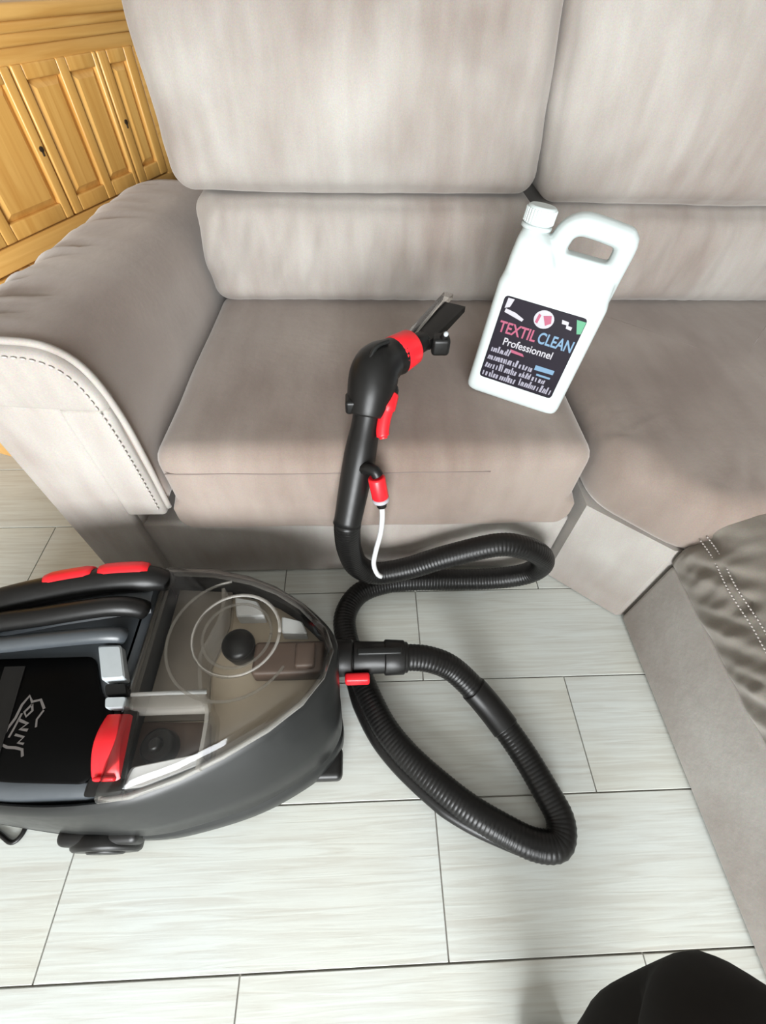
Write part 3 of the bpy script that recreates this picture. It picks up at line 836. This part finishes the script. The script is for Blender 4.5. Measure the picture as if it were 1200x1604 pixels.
# nozzle: short neck, black plate and clear flared mouth
put('nozzle_neck', cyl((.088, .784, .578), (.122, .812, .578), .022, .019, 20, .003), BLACK, wand, sharp=50)
nd = (Vector((.196, .925, .597)) - Vector((.115, .806, .578))).normalized()
nx = Vector((.90, -.43, 0)).normalized(); nz_ = nd.cross(nx).normalized() * -1
if nz_.z < 0: nz_ = -nz_
def mouth(o0, s0, w0, w1, L_, t0, t1):
    R = []
    for i in range(8):
        t = i / 7; c = o0 + nd * (L_ * t); w = w0 + (w1 - w0) * t; th = t0 + (t1 - t0) * t
        R.append([c + nx * (s0 + a * w) + nz_ * (b * th) for a, b in ((-1, -1), (-.5, -1.1), (0, -1.15), (.5, -1.1), (1, -1), (1, 1), (.5, 1.1), (0, 1.15), (-.5, 1.1), (-1, 1))])
    return loft(R)
N0 = Vector((.112, .803, .578))
put('nozzle_plate', mouth(N0, .004, .016, .024, .135, .011, .006), BLACK, wand, sharp=50)
put('clear_mouth', mouth(N0 + nd * .0 - nx * .021 + nz_ * .004, -.002, .006, .010, .165, .012, .005), CLEARB, wand, sharp=50)
put('spray_head', join(rbox((.134, .788, .556), (.170, .822, .592), .008, (2, 2, 2), ne=3), cyl((.156, .800, .588), (.158, .796, .603), .008, .006, 12, .002)), BLACK, wand)
put('spray_tip', sphere((.1585, .793, .602), .005, .005, .005, 12, 8), LGREY, wand)
trg = [Vector(p) for p in [(.050, .688, .541), (.044, .668, .530), (.037, .650, .513), (.034, .636, .497), (.036, .628, .487)]]
put('trigger', tube(catmull(trg, 6), lambda i, s: .0155 if s < .3 else (.0125 if s < .9 else .008), 12), RED, wand)
put('trigger_guard', tube(catmull([Vector(p) for p in [(.046, .700, .552), (.052, .692, .548), (.046, .684, .530)]], 6), .013, 10), BLACK, wand)
clip = put('line_clip', join(tube(catmull([Vector(p) for p in [(-.012, .604, .428), (.004, .592, .446), (.018, .582, .448), (.024, .577, .440)]], 6), .0115, 10)), BLACK, wand)
put('quick_connector', cyl((.0215, .577, .437), (.030, .566, .390), .0165, .0165, 22, .003), RED, wand, sharp=50)
put('connector_ring', cyl((.0297, .5663, .391), (.0313, .5645, .382), .0170, .0165, 22, .002), LWHITE, wand, sharp=50)
put('connector_core', cyl((.0305, .565, .386), (.0328, .5615, .368), .0115, .010, 16, .002), BLACK, wand, sharp=50)
put('solution_tube', tube(resample(catmull([Vector(p) for p in [(.0325, .562, .376), (.034, .556, .340), (.031, .553, .290), (.022, .545, .240), (.017, .538, .195), (.026, .532, .160), (.040, .530, .150)]], 10), .006), .0056, 10), TUBEP, wand)

# ------------------------------------------------------------------ white jug
JM = Matrix(((0.903, 0.411, 0.121), (-0.421, 0.904, 0.070), (-0.081, -0.114, 0.990)))
jug = thing('plastic_jug', (.312, .777, .452), 'white plastic jug with side handle and dark printed label standing on the seat', 'jug', rot=JM.to_euler(), local=True)
HW, DP = .101, .122
def rect_ring(x0, x1, y0, y1, z, r, k=5):
    P = round_poly([Vector((x0, y0)), Vector((x1, y0)), Vector((x1, y1)), Vector((x0, y1))], r, k)
    return [Vector((p.x, p.y, z)) for p in P]
lower = loft([rect_ring(-HW + .008, HW - .008, .008, DP - .008, .0, .018), rect_ring(-HW + .002, HW - .002, .002, DP - .002, .006, .02), rect_ring(-HW, HW, 0, DP, .014, .022),
              rect_ring(-HW, HW, 0, DP, .222, .022), rect_ring(-HW + .003, HW - .003, .006, DP - .006, .234, .022), rect_ring(-HW + .005, HW - .005, .030, DP - .030, .262, .020), rect_ring(-HW + .006, HW - .006, .038, DP - .038, .276, .018), rect_ring(-HW + .012, HW - .012, .044, DP - .044, .284, .016)])
left_block = loft([rect_ring(-HW + .003, -.006, .010, DP - .010, .20, .020), rect_ring(-HW + .004, -.010, .014, DP - .014, .262, .022), rect_ring(-HW + .006, -.030, .026, DP - .026, .292, .022), rect_ring(-HW + .010, -.044, .036, DP - .036, .303, .02)])
neck = cyl((-.070, .061, .285), (-.070, .061, .318), .0235, .0225, 28)
hnd = tube(resample(catmull([Vector(p) for p in [(.084, .061, .225), (.085, .061, .270), (.086, .061, .312), (.081, .061, .324), (.066, .061, .326), (.030, .061, .329), (.002, .061, .328), (-.018, .061, .312), (-.026, .061, .270)]], 8), .006), .0185, 14, 1.3)
jb = fuse('body', join(lower, left_block, neck, hnd), .0028, 6, JUGW, jug)
capg = [cyl((-.070, .061, .312), (-.070, .061, .340), .0265, .0255, 36, .003), cyl((-.070, .061, .305), (-.070, .061, .312), .0275, .0275, 36, .002)]
for i in range(30):
    a = 2 * math.pi * i / 30
    cx, cy = -.070 + .0262 * math.cos(a), .061 + .0262 * math.sin(a)
    capg.append(cyl((cx, cy, .315), (cx, cy, .336), .0014, .0014, 6))
put('cap', join(*capg), JUGW, jug, sharp=50)
# label
def plate(pts, y0, y1):
    n = len(pts)
    return loft([[Vector((p[0], y0, p[1])) for p in pts], [Vector((p[0], y1, p[1])) for p in pts]])
lx0, lx1, lz0, lz1 = -.079, .076, .040, .206
lab = put('label', plate([(p.x, p.y) for p in round_poly([Vector((lx0, lz0)), Vector((lx1, lz0)), Vector((lx1, lz1)), Vector((lx0, lz1))], .008, 4)], .003, -.0008), LABK, jug, smooth=False)
def text_part(txt, x, z, size, mat, width=None, name='lettering', bold=.0, align='LEFT'):
    cu = bpy.data.curves.new('t', 'FONT'); cu.body = txt; cu.size = size; cu.extrude = .0002; cu.offset = bold; cu.align_x = align
    t = bpy.data.objects.new('t', cu); COL.objects.link(t)
    dg = bpy.context.evaluated_depsgraph_get()
    me = bpy.data.meshes.new_from_object(t.evaluated_get(dg))
    bpy.data.objects.remove(t, do_unlink=True)
    xs = [v.co.x for v in me.vertices]
    s = width / (max(xs) - min(xs)) if width else 1
    x_off = min(xs) if align == 'LEFT' else 0
    for v in me.vertices:
        v.co = Vector((x + (v.co.x - x_off) * s, -.0013 - v.co.z * .5, z + v.co.y))
    me.name = name; me.materials.clear(); me.materials.append(mat)
    o = bpy.data.objects.new(name, me); COL.objects.link(o); o.parent = lab
    return o
text_part('TEXTIL', -.072, .140, .030, LPINK, .074, bold=.0006)
text_part('CLEAN', .006, .1405, .030, LBLUE, .066, bold=.0006)
text_part('Professionnel', -.054, .1175, .0205, LWHITE, .098, bold=.0003)
def flat(name, polys, mat, y=-.0013):
    return put(name, join(*[plate(p, y + .0004, y) for p in polys]), mat, lab, smooth=False)
def blob(cx, cz, rx, rz, n=24): return [(cx + rx * math.cos(2 * math.pi * i / n), cz + rz * math.sin(2 * math.pi * i / n)) for i in range(n)]
# emblems along the top
flat('round_emblem', [blob(.003, .184, .0185, .0165)], LWHITE)
flat('emblem_mark', [[(.000, .190), (.014, .194), (.018, .181), (.009, .174)], [(-.011, .176), (-.006, .174), (-.004, .190), (-.009, .192)]], LPINK, -.0018)
flat('corner_mark', [[(-.072, .203), (-.060, .203), (-.064, .188), (-.073, .184)], [(-.070, .184), (-.050, .181), (-.032, .174), (-.034, .169), (-.052, .173), (-.071, .177)]], LWHITE)
flat('small_mark', [[(.034, .193), (.047, .192), (.048, .186), (.036, .186)], [(.045, .186), (.056, .185), (.056, .179), (.046, .180)]], LWHITE)
flat('corner_flash', [[(.058, .200), (.075, .200), (.075, .178), (.068, .176)]], LGREEN)
flat('underline', [[(-.036, .113), (-.010, .111), (-.006, .106), (-.034, .107)]], LPINK)
# lines too small to read: irregular strokes
def strokes(x0, x1, z, h, seed):
    rnd = random.Random(seed); out = []; x = x0
    while x < x1:
        w = rnd.uniform(.0025, .0055); hh = h * rnd.choice((.6, .65, .7, 1.0)); s = rnd.uniform(-.001, .002)
        out.append([(x, z), (x + w * .8, z), (x + w * .8 + s, z + hh), (x + s, z + hh)])
        x += w + (.003 if rnd.random() < .22 else .0005)
    return out
flat('small_print', strokes(-.072, -.034, .098, .013, 3) + strokes(-.074, .016, .081, .014, 4) + strokes(-.074, -.008, .063, .015, 5) + strokes(-.002, .052, .065, .012, 6) + strokes(-.074, -.004, .045, .015, 7) + strokes(.004, .070, .047, .015, 8), LGREYT)
flat('blue_print', [[(.022, .098), (.060, .098), (.060, .089), (.022, .088)]], LBLUE)
flat('blue_print', [[(.030, .082), (.058, .082), (.058, .078), (.030, .078)]], LBLUE)

# ------------------------------------------------------------------ the photographer's knee
leg = thing('person', (.27, -.35, 0), "person crouching, black trousered knee showing at the bottom right corner", 'person')
LP = [(.19, -.66, .47), (.205, -.60, .475), (.240, -.48, .48), (.278, -.36, .483), (.304, -.25, .480), (.314, -.176, .46), (.312, -.160, .415), (.262, -.185, .365), (.262, -.24, .30), (.262, -.31, .22), (.262, -.38, .14), (.262, -.41, .09)]
LR = [.06, .105, .112, .110, .104, .096, .080, .070, .066, .063, .056, .054]
lpth = catmull([Vector(p) for p in LP], 8)
def lrad(i, s):
    f_ = s * (len(LR) - 1); k = min(int(f_), len(LR) - 2)
    return LR[k] + (LR[k + 1] - LR[k]) * (f_ - k)
lv, lf = tube(lpth, lrad, 28)
lv = [tuple(Vector(v) + Vector((1, 1, 1)) * 0 + Vector((.006 * noise.noise(Vector(v) * 14), .006 * noise.noise(Vector(v) * 14 + Vector((9, 0, 0))), .010 * noise.noise(Vector(v) * 11 + Vector((0, 5, 0)))))) for v in lv]
put('trousers', (lv, lf), TROUS, leg)
foot = [[Vector((.262 + wx * math.cos(a), y, max(.004, zc + h * math.sin(a)))) for a in [2 * math.pi * k / 18 for k in range(18)]] for y, wx, zc, h in ((-.475, .022, .04, .035), (-.465, .034, .05, .048), (-.42, .040, .06, .062), (-.37, .043, .05, .055), (-.31, .047, .035, .04), (-.25, .048, .028, .030), (-.215, .040, .024, .022), (-.205, .02, .02, .012))]
put('shoe', loft(foot), SHOE, leg)
